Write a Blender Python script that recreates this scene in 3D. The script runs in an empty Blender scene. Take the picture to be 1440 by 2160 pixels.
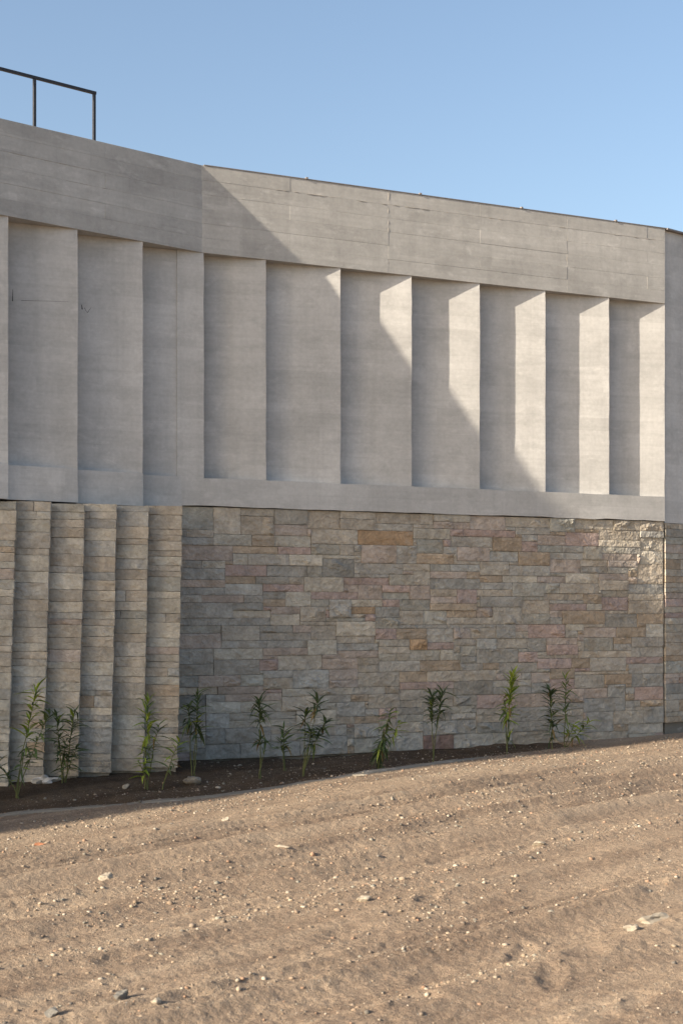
import bpy, math, random
import numpy as np
from mathutils import Vector, Matrix

# ------------------------------------------------------------------ camera, sky, sun
scene = bpy.context.scene
EYE = 1.9                                   # eye height above the dirt at the camera's feet
cam = bpy.data.cameras.new('camera')
cam.sensor_fit = 'VERTICAL'; cam.sensor_height = 36.0; cam.sensor_width = 24.0
cam.lens = 50.0; cam.shift_y = 0.0972; cam.clip_start = 0.1; cam.clip_end = 500.0
cam.dof.use_dof = True; cam.dof.focus_distance = 15.5; cam.dof.aperture_fstop = 4.5
cam_o = bpy.data.objects.new('camera', cam)
cam_o.location = (0, 0, EYE); cam_o.rotation_euler = (math.pi / 2, 0, 0)
scene.collection.objects.link(cam_o); scene.camera = cam_o

SUN_EL = 20.4; SUN_HEAD = 32.1              # elevation; heading of the light's travel from +X towards +Y
world = bpy.data.worlds.new('World'); scene.world = world; world.use_nodes = True
wn = world.node_tree
sky = wn.nodes.new('ShaderNodeTexSky'); sky.sky_type = 'NISHITA'; sky.sun_disc = False
sky.sun_elevation = math.radians(SUN_EL); sky.sun_rotation = math.radians(270 - SUN_HEAD)
sky.air_density = 1.0; sky.dust_density = 2.6; sky.ozone_density = 1.0
bgn = wn.nodes['Background']; bgn.inputs['Strength'].default_value = 0.108
wn.links.new(sky.outputs['Color'], bgn.inputs['Color'])
sun = bpy.data.lights.new('sun', 'SUN'); sun.energy = 5.0; sun.angle = math.radians(0.53); sun.color = (1.0, 0.87, 0.69)
sun_o = bpy.data.objects.new('sun', sun)
_h = math.radians(SUN_HEAD); _e = math.radians(SUN_EL)
sun_o.rotation_euler = Vector((math.cos(_h) * math.cos(_e), math.sin(_h) * math.cos(_e), -math.sin(_e))).to_track_quat('-Z', 'Y').to_euler()
sun_o.location = (-10, -8, 20); scene.collection.objects.link(sun_o)
scene.view_settings.view_transform = 'Standard'; scene.view_settings.look = 'None'
scene.view_settings.gamma = 1.0; scene.view_settings.exposure = 1.15; scene.view_settings.use_curve_mapping = False

# ------------------------------------------------------------------ helpers
col = scene.collection
rng = np.random.default_rng(7)
random.seed(7)

def link(o, parent=None):
    col.objects.link(o)
    if parent is not None: o.parent = parent
    return o
def mesh_obj(name, verts, faces, mat, parent=None, smooth=False):
    me = bpy.data.meshes.new(name)
    me.from_pydata([tuple(v) for v in verts], [], faces); me.update()
    me.materials.append(mat)
    if smooth: me.polygons.foreach_set('use_smooth', [True] * len(me.polygons))
    return link(bpy.data.objects.new(name, me), parent)
def empty(name, loc, rz=0.0, label=None, cat=None, group=None):
    o = bpy.data.objects.new(name, None); o.empty_display_size = 0.2
    o.location = loc; o.rotation_euler = (0, 0, rz); col.objects.link(o)
    return tag(o, label, cat, group)
def tag(o, label=None, cat=None, group=None, kind=None):
    if label: o['label'] = label
    if cat: o['category'] = cat
    if group: o['group'] = group
    if kind: o['kind'] = kind
    return o

def box_geo(x0, x1, y0, y1, z0, z1, bev=0.0):
    """box, optionally with chamfered front (y0) rim"""
    if bev <= 0:
        v = [(x0,y0,z0),(x1,y0,z0),(x1,y1,z0),(x0,y1,z0),(x0,y0,z1),(x1,y0,z1),(x1,y1,z1),(x0,y1,z1)]
        f = [(0,3,2,1),(4,5,6,7),(0,1,5,4),(1,2,6,5),(2,3,7,6),(3,0,4,7)]
        return v, f
    b = bev
    v = [(x0+b,y0,z0+b),(x1-b,y0,z0+b),(x1-b,y0,z1-b),(x0+b,y0,z1-b),
         (x0,y0+b,z0),(x1,y0+b,z0),(x1,y0+b,z1),(x0,y0+b,z1),
         (x0,y1,z0),(x1,y1,z0),(x1,y1,z1),(x0,y1,z1)]
    f = [(0,1,2,3),(0,4,5,1),(1,5,6,2),(2,6,7,3),(3,7,4,0),(4,8,9,5),(5,9,10,6),(6,10,11,7),(7,11,8,4),(8,11,10,9)]
    return v, f

_tab = np.random.default_rng(11).random((256, 256))
def vnoise(x, y):
    xi = np.floor(x).astype(np.int64); yi = np.floor(y).astype(np.int64)
    fx = x - xi; fy = y - yi
    fx = fx * fx * fx * (fx * (fx * 6 - 15) + 10); fy = fy * fy * fy * (fy * (fy * 6 - 15) + 10)
    a = _tab[xi & 255, yi & 255]; b = _tab[(xi + 1) & 255, yi & 255]
    c = _tab[xi & 255, (yi + 1) & 255]; d = _tab[(xi + 1) & 255, (yi + 1) & 255]
    return (a * (1 - fx) + b * fx) * (1 - fy) + (c * (1 - fx) + d * fx) * fy - 0.5
def fbm(x, y, oct=4, gain=0.5):
    x = np.asarray(x, float); y = np.asarray(y, float)
    r = np.zeros(np.broadcast(x, y).shape); a = 1.0; k = 1.0
    for i in range(oct):
        r = r + a * vnoise(x * k + 17.3 * i, y * k - 9.1 * i); a *= gain; k *= 2.03
    return r

# ------------------------------------------------------------------ materials
def new_mat(name):
    m = bpy.data.materials.new(name); m.use_nodes = True
    nt = m.node_tree; b = nt.nodes['Principled BSDF']
    b.inputs['Specular IOR Level'].default_value = 0.25
    return m, nt, b
class NT:
    def __init__(s, nt): s.nt = nt
    def n(s, t, **k):
        o = s.nt.nodes.new(t)
        for a, v in k.items(): setattr(o, a, v)
        return o
    def l(s, a, b): s.nt.links.new(a, b)
    def coords(s, scale=(1,1,1), src='Object', loc=(0,0,0)):
        tc = s.n('ShaderNodeTexCoord'); mp = s.n('ShaderNodeMapping')
        mp.inputs['Scale'].default_value = scale; mp.inputs['Location'].default_value = loc
        s.l(tc.outputs[src], mp.inputs['Vector']); return mp.outputs['Vector']
    def noise(s, vec, scale, detail=4, rough=0.55, dist=0.0):
        t = s.n('ShaderNodeTexNoise'); t.inputs['Scale'].default_value = scale
        t.inputs['Detail'].default_value = detail; t.inputs['Roughness'].default_value = rough
        t.inputs['Distortion'].default_value = dist
        s.l(vec, t.inputs['Vector']); return t.outputs['Fac']
    def voro(s, vec, scale, feature='F1'):
        t = s.n('ShaderNodeTexVoronoi'); t.feature = feature; t.inputs['Scale'].default_value = scale
        s.l(vec, t.inputs['Vector']); return t
    def ramp(s, fac, stops):
        r = s.n('ShaderNodeValToRGB'); e = r.color_ramp.elements
        while len(e) > 1: e.remove(e[-1])
        e[0].position = stops[0][0]; c = stops[0][1]; e[0].color = (*c, 1) if hasattr(c, '__len__') else (c, c, c, 1)
        for p, c in stops[1:]:
            k = e.new(p); k.color = (*c, 1) if hasattr(c, '__len__') else (c, c, c, 1)
        s.l(fac, r.inputs['Fac']); return r.outputs['Color']
    def mix(s, fac, a, b, mode='MIX'):
        m = s.n('ShaderNodeMix'); m.data_type = 'RGBA'; m.blend_type = mode
        for sock, v in ((m.inputs['Factor'], fac), (m.inputs['A'], a), (m.inputs['B'], b)):
            if hasattr(v, 'is_output'): s.l(v, sock)
            elif hasattr(v, '__len__'): sock.default_value = (*v, 1)
            else: sock.default_value = v
        return m.outputs['Result']
    def math(s, op, a, b=0.0, c=0.0):
        m = s.n('ShaderNodeMath'); m.operation = op
        for i, v in enumerate((a, b, c)):
            if hasattr(v, 'is_output'): s.l(v, m.inputs[i])
            else: m.inputs[i].default_value = v
        return m.outputs[0]
    def bump(s, h, strength, dist, prev=None):
        b = s.n('ShaderNodeBump'); b.inputs['Strength'].default_value = strength; b.inputs['Distance'].default_value = dist
        s.l(h, b.inputs['Height'])
        if prev is not None: s.l(prev, b.inputs['Normal'])
        return b.outputs['Normal']

def concrete(name, base, pitch=0.155, lines=0.6):
    m, nt, b = new_mat(name); g = NT(nt)
    co = g.coords()
    big = g.noise(co, 1.1, 5, 0.6)
    streak = g.noise(g.coords((0.55, 0.55, 9.0)), 2.2, 6, 0.62)
    fine = g.noise(co, 26, 5, 0.65)
    c = g.mix(g.ramp(big, [(0.3, 0.0), (0.7, 1.0)]), tuple(v * 0.84 for v in base), tuple(v * 1.08 for v in base))
    c = g.mix(0.24, c, g.ramp(streak, [(0.30, 0.70), (0.5, 1.0), (0.72, 1.16)]), 'MULTIPLY')
    # each formwork board took up the cement a little differently
    sx = g.n('ShaderNodeSeparateXYZ'); g.l(co, sx.inputs[0])
    row = g.math('FLOOR', g.math('DIVIDE', sx.outputs['Z'], pitch)); colm = g.math('FLOOR', g.math('ADD', g.math('DIVIDE', sx.outputs['X'], 1.2), g.math('MULTIPLY', row, 0.37)))
    cbv = g.n('ShaderNodeCombineXYZ'); g.l(row, cbv.inputs[0]); g.l(colm, cbv.inputs[1])
    wnz = g.n('ShaderNodeTexWhiteNoise'); g.l(cbv.outputs[0], wnz.inputs['Vector'])
    c = g.mix(1.0, c, g.ramp(wnz.outputs['Value'], [(0.0, 0.94), (1.0, 1.06)]), 'MULTIPLY')
    runs = g.noise(g.coords((7.0, 7.0, 0.3), loc=(2, 6, 1)), 1.0, 4, 0.6)
    c = g.mix(0.22, c, g.ramp(runs, [(0.34, 0.70), (0.5, 1.0), (0.66, 1.10)]), 'MULTIPLY')
    # cloudy dark damp patches and pale bloom
    pat = g.noise(g.coords((0.9, 0.9, 1.6), loc=(3, 1, 7)), 3.1, 6, 0.66, 0.4)
    c = g.mix(g.ramp(pat, [(0.48, 0.0), (0.74, 0.42)]), c, tuple(v * 0.58 for v in base))
    blo = g.noise(g.coords((1.0, 1.0, 2.2), loc=(9, 4, 2)), 4.2, 7, 0.68, 0.25)
    c = g.mix(g.ramp(blo, [(0.56, 0.0), (0.76, 0.5)]), c, (0.64, 0.63, 0.61))
    c = g.mix(0.45, c, g.ramp(fine, [(0.25, 0.80), (0.75, 1.16)]), 'MULTIPLY')
    # air holes
    vh = g.voro(co, 13.0); hole = g.ramp(vh.outputs['Distance'], [(0.025, 1.0), (0.05, 0.0)])
    sel = g.ramp(g.noise(co, 3.3, 2), [(0.60, 0.0), (0.64, 1.0)])
    hole = g.math('MULTIPLY', hole, sel)
    c = g.mix(g.math('MULTIPLY', hole, 0.55), c, (0.09, 0.085, 0.08))
    # formwork lines, broken
    wob = g.math('MULTIPLY', g.math('SUBTRACT', g.noise(g.coords((1, 1, 0.2)), 3.0, 3), 0.5), 0.02)
    zz = g.math('FRACT', g.math('DIVIDE', g.math('ADD', sx.outputs['Z'], wob), pitch))
    ln = g.ramp(zz, [(0.0, 1.0), (0.025, 0.0), (0.975, 0.0), (1.0, 1.0)])
    brk = g.ramp(g.noise(g.coords((1.0, 1.0, 5.0), loc=(5, 5, 5)), 1.9, 3), [(0.47, 0.0), (0.58, 1.0)])
    ln = g.math('MULTIPLY', g.math('MULTIPLY', ln, brk), lines)
    c = g.mix(g.math('MULTIPLY', ln, 0.35), c, tuple(v * 0.5 for v in base))
    oi = g.n('ShaderNodeObjectInfo')
    c = g.mix(1.0, c, g.ramp(oi.outputs['Random'], [(0.0, 0.95), (1.0, 1.05)]), 'MULTIPLY')
    g.l(c, b.inputs['Base Color']); b.inputs['Roughness'].default_value = 0.9
    nr = g.bump(streak, 0.22, 0.005)
    nr = g.bump(g.noise(co, 7, 5, 0.6), 0.30, 0.008, nr)
    nr = g.bump(fine, 0.35, 0.0016, nr)
    nr = g.bump(g.math('ADD', hole, ln), -0.6, 0.003, nr)
    g.l(nr, b.inputs['Normal'])
    return m
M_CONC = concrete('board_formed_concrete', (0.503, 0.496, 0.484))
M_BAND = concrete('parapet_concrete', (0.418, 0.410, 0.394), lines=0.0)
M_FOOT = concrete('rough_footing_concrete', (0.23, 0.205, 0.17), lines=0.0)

def stone_mat(name, attr=None):
    m, nt, b = new_mat(name); g = NT(nt)
    oi = g.n('ShaderNodeObjectInfo'); hue = oi.outputs['Color']
    if attr: at = g.n('ShaderNodeAttribute'); at.attribute_name = attr; hue = at.outputs['Color']
    tc = g.n('ShaderNodeTexCoord')
    ad = g.n('ShaderNodeVectorMath'); ad.operation = 'ADD'
    g.l(tc.outputs['Object'], ad.inputs[0])
    cb = g.n('ShaderNodeCombineXYZ'); g.l(g.math('MULTIPLY', oi.outputs['Random'], 40.0), cb.inputs[1]); g.l(cb.outputs[0], ad.inputs[1])
    co = ad.outputs[0]
    n1 = g.noise(co, 5.5, 5, 0.6, 0.5); n2 = g.noise(co, 30, 5, 0.6); n3 = g.noise(co, 3.3, 3, 0.5, 1.2)
    c = g.mix(1.0, hue, g.ramp(n1, [(0.28, 0.74), (0.72, 1.22)]), 'MULTIPLY')
    c = g.mix(g.ramp(n3, [(0.56, 0.0), (0.70, 0.42)]), c, (0.245, 0.195, 0.14))
    c = g.mix(g.ramp(n3, [(0.28, 0.35), (0.40, 0.0)]), c, (0.33, 0.32, 0.30))
    c = g.mix(0.55, c, g.ramp(n2, [(0.28, 0.70), (0.72, 1.24)]), 'MULTIPLY')
    g.l(c, b.inputs['Base Color']); b.inputs['Roughness'].default_value = 1.0; b.inputs['Specular IOR Level'].default_value = 0.03
    # chipped facets: tilted planes between ragged ridges, plus grain
    wv_ = g.n('ShaderNodeVectorMath'); wv_.operation = 'ADD'
    nz = g.n('ShaderNodeTexNoise'); nz.inputs['Scale'].default_value = 9.0; nz.inputs['Detail'].default_value = 3; g.l(co, nz.inputs['Vector'])
    sc_ = g.n('ShaderNodeVectorMath'); sc_.operation = 'SCALE'; sc_.inputs['Scale'].default_value = 0.09; g.l(nz.outputs['Color'], sc_.inputs[0])
    g.l(co, wv_.inputs[0]); g.l(sc_.outputs[0], wv_.inputs[1])
    fl = g.n('ShaderNodeVectorMath'); fl.operation = 'MULTIPLY'; fl.inputs[1].default_value = (0.6, 1.0, 1.15); g.l(wv_.outputs[0], fl.inputs[0])
    ch = g.voro(fl.outputs[0], 14.0); ch2 = g.voro(wv_.outputs[0], 34.0)
    nr = g.bump(n1, 0.8, 0.028); nr = g.bump(ch.outputs['Distance'], 0.6, 0.022, nr); nr = g.bump(ch2.outputs['Distance'], 0.5, 0.008, nr); nr = g.bump(n2, 0.6, 0.007, nr); g.l(nr, b.inputs['Normal'])
    return m
M_STONE = stone_mat('split_sandstone'); M_STONE_SMALL = stone_mat('split_sandstone_chips', 'tint')

def flat_mat(name, c, rough=0.6, metal=0.0, var=0.15, scale=30):
    m, nt, b = new_mat(name); g = NT(nt)
    n = g.noise(g.coords(), scale, 4)
    g.l(g.mix(1.0, c, g.ramp(n, [(0.25, 1 - var), (0.75, 1 + var)]), 'MULTIPLY'), b.inputs['Base Color'])
    b.inputs['Roughness'].default_value = rough; b.inputs['Metallic'].default_value = metal
    g.l(g.bump(n, 0.2, 0.002), b.inputs['Normal'])
    return m
M_RAIL = flat_mat('dark_painted_steel', (0.035, 0.036, 0.042), 0.4, 0.0, 0.2)
M_CAP = flat_mat('weathered_flashing', (0.20, 0.185, 0.185), 0.6, 0.0, 0.25)
M_MORTAR = flat_mat('mortar_backing', (0.27, 0.25, 0.22), 0.95, 0.0, 0.3)
M_SLURRY = flat_mat('cement_slurry', (0.33, 0.305, 0.27), 0.95, 0.0, 0.25, 60)
M_STEM = flat_mat('green_brown_stem', (0.11, 0.12, 0.045), 0.7)
M_PLASTER = flat_mat('white_plaster', (0.50, 0.495, 0.49), 0.9, 0.0, 0.15, 40)
M_ROCK = flat_mat('dusty_rock', (0.25, 0.22, 0.18), 0.95, 0.0, 0.3, 25)
M_PALE = flat_mat('pale_rock', (0.31, 0.27, 0.215), 0.95, 0.0, 0.25, 25)
M_DARKROCK = flat_mat('grey_rock', (0.14, 0.135, 0.125), 0.95, 0.0, 0.3, 25)
M_BRICKCHIP = flat_mat('orange_brick_chip', (0.32, 0.14, 0.075), 0.95, 0.0, 0.3, 25)

def leaf_mat(name, c1, c2):
    m, nt, b = new_mat(name); g = NT(nt)
    oi = g.n('ShaderNodeObjectInfo')
    c = g.mix(oi.outputs['Random'], c1, c2)
    c = g.mix(1.0, c, g.ramp(g.noise(g.coords(), 30, 3), [(0.3, 0.8), (0.7, 1.2)]), 'MULTIPLY')
    g.l(c, b.inputs['Base Color']); b.inputs['Roughness'].default_value = 0.5
    tr = g.n('ShaderNodeBsdfTranslucent'); g.l(c, tr.inputs['Color'])
    ms = g.n('ShaderNodeMixShader'); ms.inputs[0].default_value = 0.3
    g.l(b.outputs[0], ms.inputs[1]); g.l(tr.outputs[0], ms.inputs[2])
    g.l(ms.outputs[0], nt.nodes['Material Output'].inputs['Surface'])
    return m
M_LEAF_DARK = leaf_mat('dark_green_leaf', (0.055, 0.085, 0.038), (0.10, 0.135, 0.06))
M_LEAF_DRY = leaf_mat('dry_brown_leaf', (0.16, 0.105, 0.045), (0.26, 0.20, 0.08))
M_LEAF_MID = leaf_mat('mid_green_leaf', (0.095, 0.14, 0.05), (0.15, 0.19, 0.075))
M_LEAF_LIGHT = leaf_mat('yellow_green_leaf', (0.17, 0.24, 0.03), (0.30, 0.36, 0.06))

def dirt_mat(name, c_lo, c_mid, c_hi, speck=0.85):
    m, nt, b = new_mat(name); g = NT(nt)
    co = g.coords()
    # patches stretched along the direction in which vehicles drove
    mp = g.n('ShaderNodeMapping'); mp.inputs['Rotation'].default_value = (0, 0, -math.radians(38.8)); mp2 = g.n('ShaderNodeMapping'); mp2.inputs['Scale'].default_value = (0.25, 2.4, 1)
    g.l(co, mp.inputs['Vector']); g.l(mp.outputs[0], mp2.inputs['Vector'])
    n0 = g.noise(mp2.outputs[0], 1.1, 6, 0.6, 0.3); n1 = g.noise(co, 4.5, 6, 0.65); n2 = g.noise(co, 45, 4, 0.7); n3 = g.noise(co, 160, 3, 0.7)
    f = g.math('ADD', g.math('MULTIPLY', n0, 0.75), g.math('MULTIPLY', n1, 0.25))
    c = g.ramp(f, [(0.38, c_lo), (0.5, c_mid), (0.62, c_hi)])
    c = g.mix(0.9, c, g.ramp(n2, [(0.28, 0.62), (0.5, 1.0), (0.72, 1.26)]), 'MULTIPLY')
    c = g.mix(0.6, c, g.ramp(n3, [(0.25, 0.70), (0.75, 1.26)]), 'MULTIPLY')
    v = g.voro(co, 55.0); sp = g.ramp(v.outputs['Distance'], [(0.16, 1.0), (0.26, 0.0)])
    sel = g.ramp(g.noise(v.outputs['Position'], 9.0, 3), [(0.56, 0.0), (0.62, 1.0)])
    vc = g.n('ShaderNodeSeparateColor'); g.l(v.outputs['Color'], vc.inputs[0])
    pc = g.ramp(vc.outputs[0], [(0.0, (0.16, 0.15, 0.14)), (0.35, (0.30, 0.26, 0.21)), (0.7, (0.42, 0.37, 0.30)), (1.0, (0.60, 0.56, 0.50))])
    mk = g.math('MULTIPLY', g.math('MULTIPLY', sp, sel), speck)
    c = g.mix(mk, c, pc)
    v2 = g.voro(co, 120.0); vc2 = g.n('ShaderNodeSeparateColor'); g.l(v2.outputs['Color'], vc2.inputs[0])
    grit = g.math('MULTIPLY', g.ramp(v2.outputs['Distance'], [(0.22, 1.0), (0.42, 0.0)]), g.ramp(vc2.outputs[1], [(0.50, 0.0), (0.60, 1.0)]))
    c = g.mix(g.math('MULTIPLY', grit, speck), c, g.ramp(vc2.outputs[0], [(0.0, (0.12, 0.10, 0.085)), (0.4, (0.22, 0.18, 0.135)), (0.75, (0.36, 0.31, 0.24)), (1.0, (0.48, 0.43, 0.36))]))
    g.l(c, b.inputs['Base Color']); b.inputs['Roughness'].default_value = 0.97; b.inputs['Specular IOR Level'].default_value = 0.1
    nr = g.bump(n1, 0.3, 0.02); nr = g.bump(n2, 0.8, 0.016, nr); nr = g.bump(n3, 0.7, 0.007, nr); nr = g.bump(mk, 0.8, 0.008, nr); nr = g.bump(grit, 0.7, 0.006, nr)
    g.l(nr, b.inputs['Normal'])
    return m
M_DIRT = dirt_mat('sandy_dirt', (0.208, 0.153, 0.112), (0.288, 0.218, 0.158), (0.350, 0.272, 0.198))
M_SOIL = dirt_mat('dark_garden_soil', (0.06, 0.042, 0.029), (0.09, 0.064, 0.044), (0.125, 0.092, 0.064), 0.3)

# ------------------------------------------------------------------ plan of the place
CX, CY = -1.479, 15.3                       # inner corner where the two concrete walls meet
AM, AL = math.radians(24.54), math.radians(38.8)   # headings of the flat wall and of the turned walls
Z = lambda z: z + EYE                       # heights below are given from the eye
Z_TOP, Z_SOF, Z_LEDGE, Z_MB, Z_LB = 4.794, 3.862, 1.438, 1.135, 1.10
dL = np.array([math.cos(AL), math.sin(AL)]); nL = np.array([math.sin(AL), -math.cos(AL)])
dM = np.array([math.cos(AM), math.sin(AM)]); nM = np.array([math.sin(AM), -math.cos(AM)])
def qp(x, y):
    return (x - CX) * dL[0] + (y - CY) * dL[1], (x - CX) * nL[0] + (y - CY) * nL[1]
def xy(q, p):
    return CX + q * dL[0] + p * nL[0], CY + q * dL[1] + p * nL[1]
TQ = [-60, -8, -5, -3.3, -1.1, .3, 2, 3.7, 5.5, 9, 60]
TZ = [-1.97, -1.95, -1.88, -1.823, -1.705, -1.62, -1.585, -1.59, -1.55, -1.5, -1.45]
_qs = np.linspace(-60, 60, 2401); _zs = np.interp(_qs, TQ, TZ)
_zs = np.convolve(np.pad(_zs, 10, 'edge'), np.ones(21) / 21, 'valid')
def terrain(q): return np.interp(q, _qs, _zs)
# concrete edging of the planting bed: (q, p) in the frame of the turned wall
KQ = [-7.0, -3.175, -2.594, -2.010, -1.341, -0.593, 0.099, 0.806, 1.564, 2.340, 3.139, 3.946, 4.5]
KP = [0.95, 1.20, 1.30, 1.58, 1.79, 1.93, 1.97, 1.93, 1.85, 1.76, 1.69, 1.64, 1.62]
def kerb_p(q): return np.interp(q, KQ, KP)
K_END = 4.35

# ---- ground: one sheet, fine near the photograph's foreground, coarse out to the horizon
def axis(lo, a, b, hi, step, grow):
    mid = list(np.arange(a, b + 1e-6, step)); left = []; x = a; s = step
    while x > lo: s *= grow; x -= s; left.append(x)
    right = []; x = mid[-1]; s = step
    while x < hi: s *= grow; x += s; right.append(x)
    return np.array(left[::-1] + mid + right)
gx = axis(-160, -4.6, 5.6, 160, 0.0165, 1.09)
gy = []; y = 4.7
while y < 17.6: gy.append(y); y += 0.0105 + 0.0009 * (y - 4.7)
lo = axis(-120, gy[0], gy[0], gy[0], 0.02, 1.12)[:-1]; hi_ = axis(gy[-1], gy[-1], gy[-1], 220, 0.02, 1.12)[1:]
gy = np.concatenate([lo, gy, hi_])
GX, GY = np.meshgrid(gx, gy)
FOOT = []                                    # footprints: x, y, heading, length, width, depth
fr = random.Random(5)
for (fx, fy, fa) in [(0.75, 8.0, 60), (0.95, 7.55, 75), (1.25, 7.3, 35), (0.45, 7.25, 50), (1.02, 6.95, 80), (1.75, 8.1, 30), (0.35, 6.6, 55),
                     (-0.85, 8.3, 40), (-0.35, 9.0, 70), (0.25, 9.5, 40), (0.75, 9.75, 45), (1.25, 9.9, 45), (-1.2, 7.6, 55), (-1.6, 8.35, 30),
                     (1.35, 6.5, 60), (0.9, 6.25, 40), (-0.2, 6.3, 65), (-0.75, 6.9, 50), (1.9, 8.7, 50), (-1.75, 9.1, 60), (0.0, 8.1, 50), (0.55, 8.75, 65)]:
    FOOT.append((fx, fy, math.radians(fa), fr.uniform(0.10, 0.15), fr.uniform(0.045, 0.065), fr.uniform(0.018, 0.036)))
def ground_z(X, Y, fine=True):
    X = np.asarray(X, float); Y = np.asarray(Y, float)
    q, p = qp(X, Y)
    z = terrain(q + 0.10 * (p - 2.0) * np.clip((p - 2.0) / 6, 0, 1))
    near = np.exp(-np.clip(np.hypot(X - 0.5, Y - 10) - 12, 0, None) / 8)
    # wheel ruts that run along the wall
    w = 0.13 * fbm(q * 0.35, p * 0.15, 2) + 0.03 * fbm(q * 1.6 + 40, p * 0.5, 2)
    rut = np.zeros_like(z)
    RA = 1.0
    for (p0, wd, dp) in [(3.05, 0.13, 0.022), (3.55, 0.16, 0.034), (4.15, 0.18, 0.042), (4.75, 0.20, 0.035), (5.35, 0.16, 0.045), (6.75, 0.24, 0.035), (7.5, 0.22, 0.045), (8.3, 0.2, 0.03)]:
        t = (p + w - p0) / wd
        m = 0.55 + 0.9 * np.clip(0.5 + 1.2 * fbm(q * 0.6 + p0 * 7, p0 * np.ones_like(q), 2), 0, 1)
        rut += RA * m * dp * (-np.exp(-t * t) + 0.7 * np.exp(-((t - 1.7) / 0.7) ** 2) + 0.45 * np.exp(-((t + 1.7) / 0.7) ** 2))
    t = (p + w * 0.7 - 6.0)                 # broken crest that drops towards the viewer
    rut += 0.03 * np.exp(-(np.where(t < 0, t / 0.30, t / 0.07)) ** 2)
    for (p0, hw, dp) in [(3.35, 0.11, 0.026), (4.62, 0.12, 0.036), (5.45, 0.12, 0.032), (7.05, 0.13, 0.036)]:   # tyre tracks: flat bottoms, crisp ribbed edges
        t = p + w * 1.3 - p0; k = np.clip(0.75 + 1.3 * fbm(q * 0.3 + p0 * 3, p0 + 0 * q, 2), 0.1, 1)
        flat_ = 0.5 * (np.tanh((t + hw) / 0.022) - np.tanh((t - hw) / 0.022))
        rut += k * (-dp * flat_ + 0.009 * flat_ * np.cos(t * 2 * np.pi / 0.055) + 0.022 * np.exp(-((np.abs(t) - hw - 0.045) / 0.035) ** 2) * (0.6 + 1.4 * np.abs(fbm(q * 5, p * 5, 2))))
    z = z + rut * near
    z = z + near * (0.022 * fbm(X * 0.9, Y * 0.9, 3) + 0.008 * fbm(X * 3.1 + 5, Y * 3.1, 3) * np.clip((p - 1.9) / 1.5, 0.25, 1))
    if fine:
        rough = np.clip(0.55 + 1.3 * fbm(X * 1.3 + 31, Y * 1.3 + 7, 2), 0.2, 1.3) * near
        cl = np.abs(fbm(X * 9, Y * 9, 3)); z = z + rough * 0.005 * (cl - 0.15) + 0.017 * near * fbm(q * 0.28 + 4, (p + w) * 7.0, 3) * np.clip(0.65 + 1.2 * fbm(q * 0.4, p * 0.9 + 20, 2), 0.15, 1.2)
        z = z + rough * 0.008 * fbm(X * 20, Y * 20, 3) + 0.009 * near * fbm(X * 48 + 3, Y * 48, 2)
    for (fx, fy, fa, fl, fw, fd) in FOOT:
        dx = X - fx; dy = Y - fy
        s_ = (dx * math.cos(fa) + dy * math.sin(fa)) / fl; t_ = (-dx * math.sin(fa) + dy * math.cos(fa)) / fw
        r2 = (s_ * s_ + t_ * t_) * (1 + 0.9 * fbm(X * 9 + fx * 5, Y * 9, 2))
        z = z + np.where(r2 < 9, -0.55 * fd * np.exp(-r2 ** 1.5 * 0.7) + 0.2 * fd * np.exp(-((np.sqrt(np.abs(r2)) - 1.6) / 0.45) ** 2), 0)
    return z + EYE
GZ = ground_z(GX, GY)
q_, p_ = qp(GX, GY)
inbed = (p_ < kerb_p(q_) - 0.04) & (q_ < K_END) & (q_ > -7) & (p_ > -3)
GZ = np.where(inbed, GZ - 0.35, GZ)
nx, ny = len(gx), len(gy)
me = bpy.data.meshes.new('ground')
me.vertices.add(nx * ny); me.vertices.foreach_set('co', np.stack([GX, GY, GZ], -1).astype(np.float32).ravel())
idx = np.arange(nx * ny).reshape(ny, nx)
quads = np.stack([idx[:-1, :-1], idx[:-1, 1:], idx[1:, 1:], idx[1:, :-1]], -1).reshape(-1, 4)
me.loops.add(quads.size); me.loops.foreach_set('vertex_index', quads.ravel().astype(np.int32))
me.polygons.add(len(quads)); me.polygons.foreach_set('loop_start', np.arange(0, quads.size, 4, dtype=np.int32))
me.polygons.foreach_set('use_smooth', np.ones(len(quads), dtype=bool))
me.update(calc_edges=True); me.materials.append(M_DIRT)
ground = link(bpy.data.objects.new('ground', me)); tag(ground, 'sandy brown dirt lot with wheel ruts and footprints', None, None, 'structure')

# ---- planting bed (dark soil between the edging and the walls)
def bed_z(q, p):
    kz = terrain(q) - 0.045
    wall = np.interp(q, [-7, -3, -1.5, -0.3, 1.0, 3.0, 4.5, 6], [-1.76, -1.70, -1.645, -1.61, -1.625, -1.60, -1.56, -1.53])
    pw = np.where(q > 0, q * math.tan(AL - AM), 0.45)
    t = np.clip((kerb_p(q) - p) / np.maximum(kerb_p(q) - pw, 0.2), 0, 1)
    x, y = xy(q, p)
    return kz * (1 - t) + wall * t - 0.03 * np.sin(np.pi * t) + 0.035 * fbm(x * 2.3, y * 2.3, 4) + 0.012 * fbm(x * 11, y * 11, 3) + EYE
bq = np.arange(-6.9, K_END + 0.2, 0.03); bt = np.linspace(0, 1, 80)
BQ, BT = np.meshgrid(bq, bt)
pw = np.where(BQ > 0, BQ * math.tan(AL - AM) - 0.25, -0.55)
BP = (kerb_p(BQ) + 0.02) * (1 - BT) + pw * BT
BX, BY = xy(BQ, BP); BZ = bed_z(BQ, BP)
bi = np.arange(BQ.size).reshape(BQ.shape)
bf = np.stack([bi[:-1, :-1], bi[1:, :-1], bi[1:, 1:], bi[:-1, 1:]], -1).reshape(-1, 4)[:, ::-1]
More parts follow.
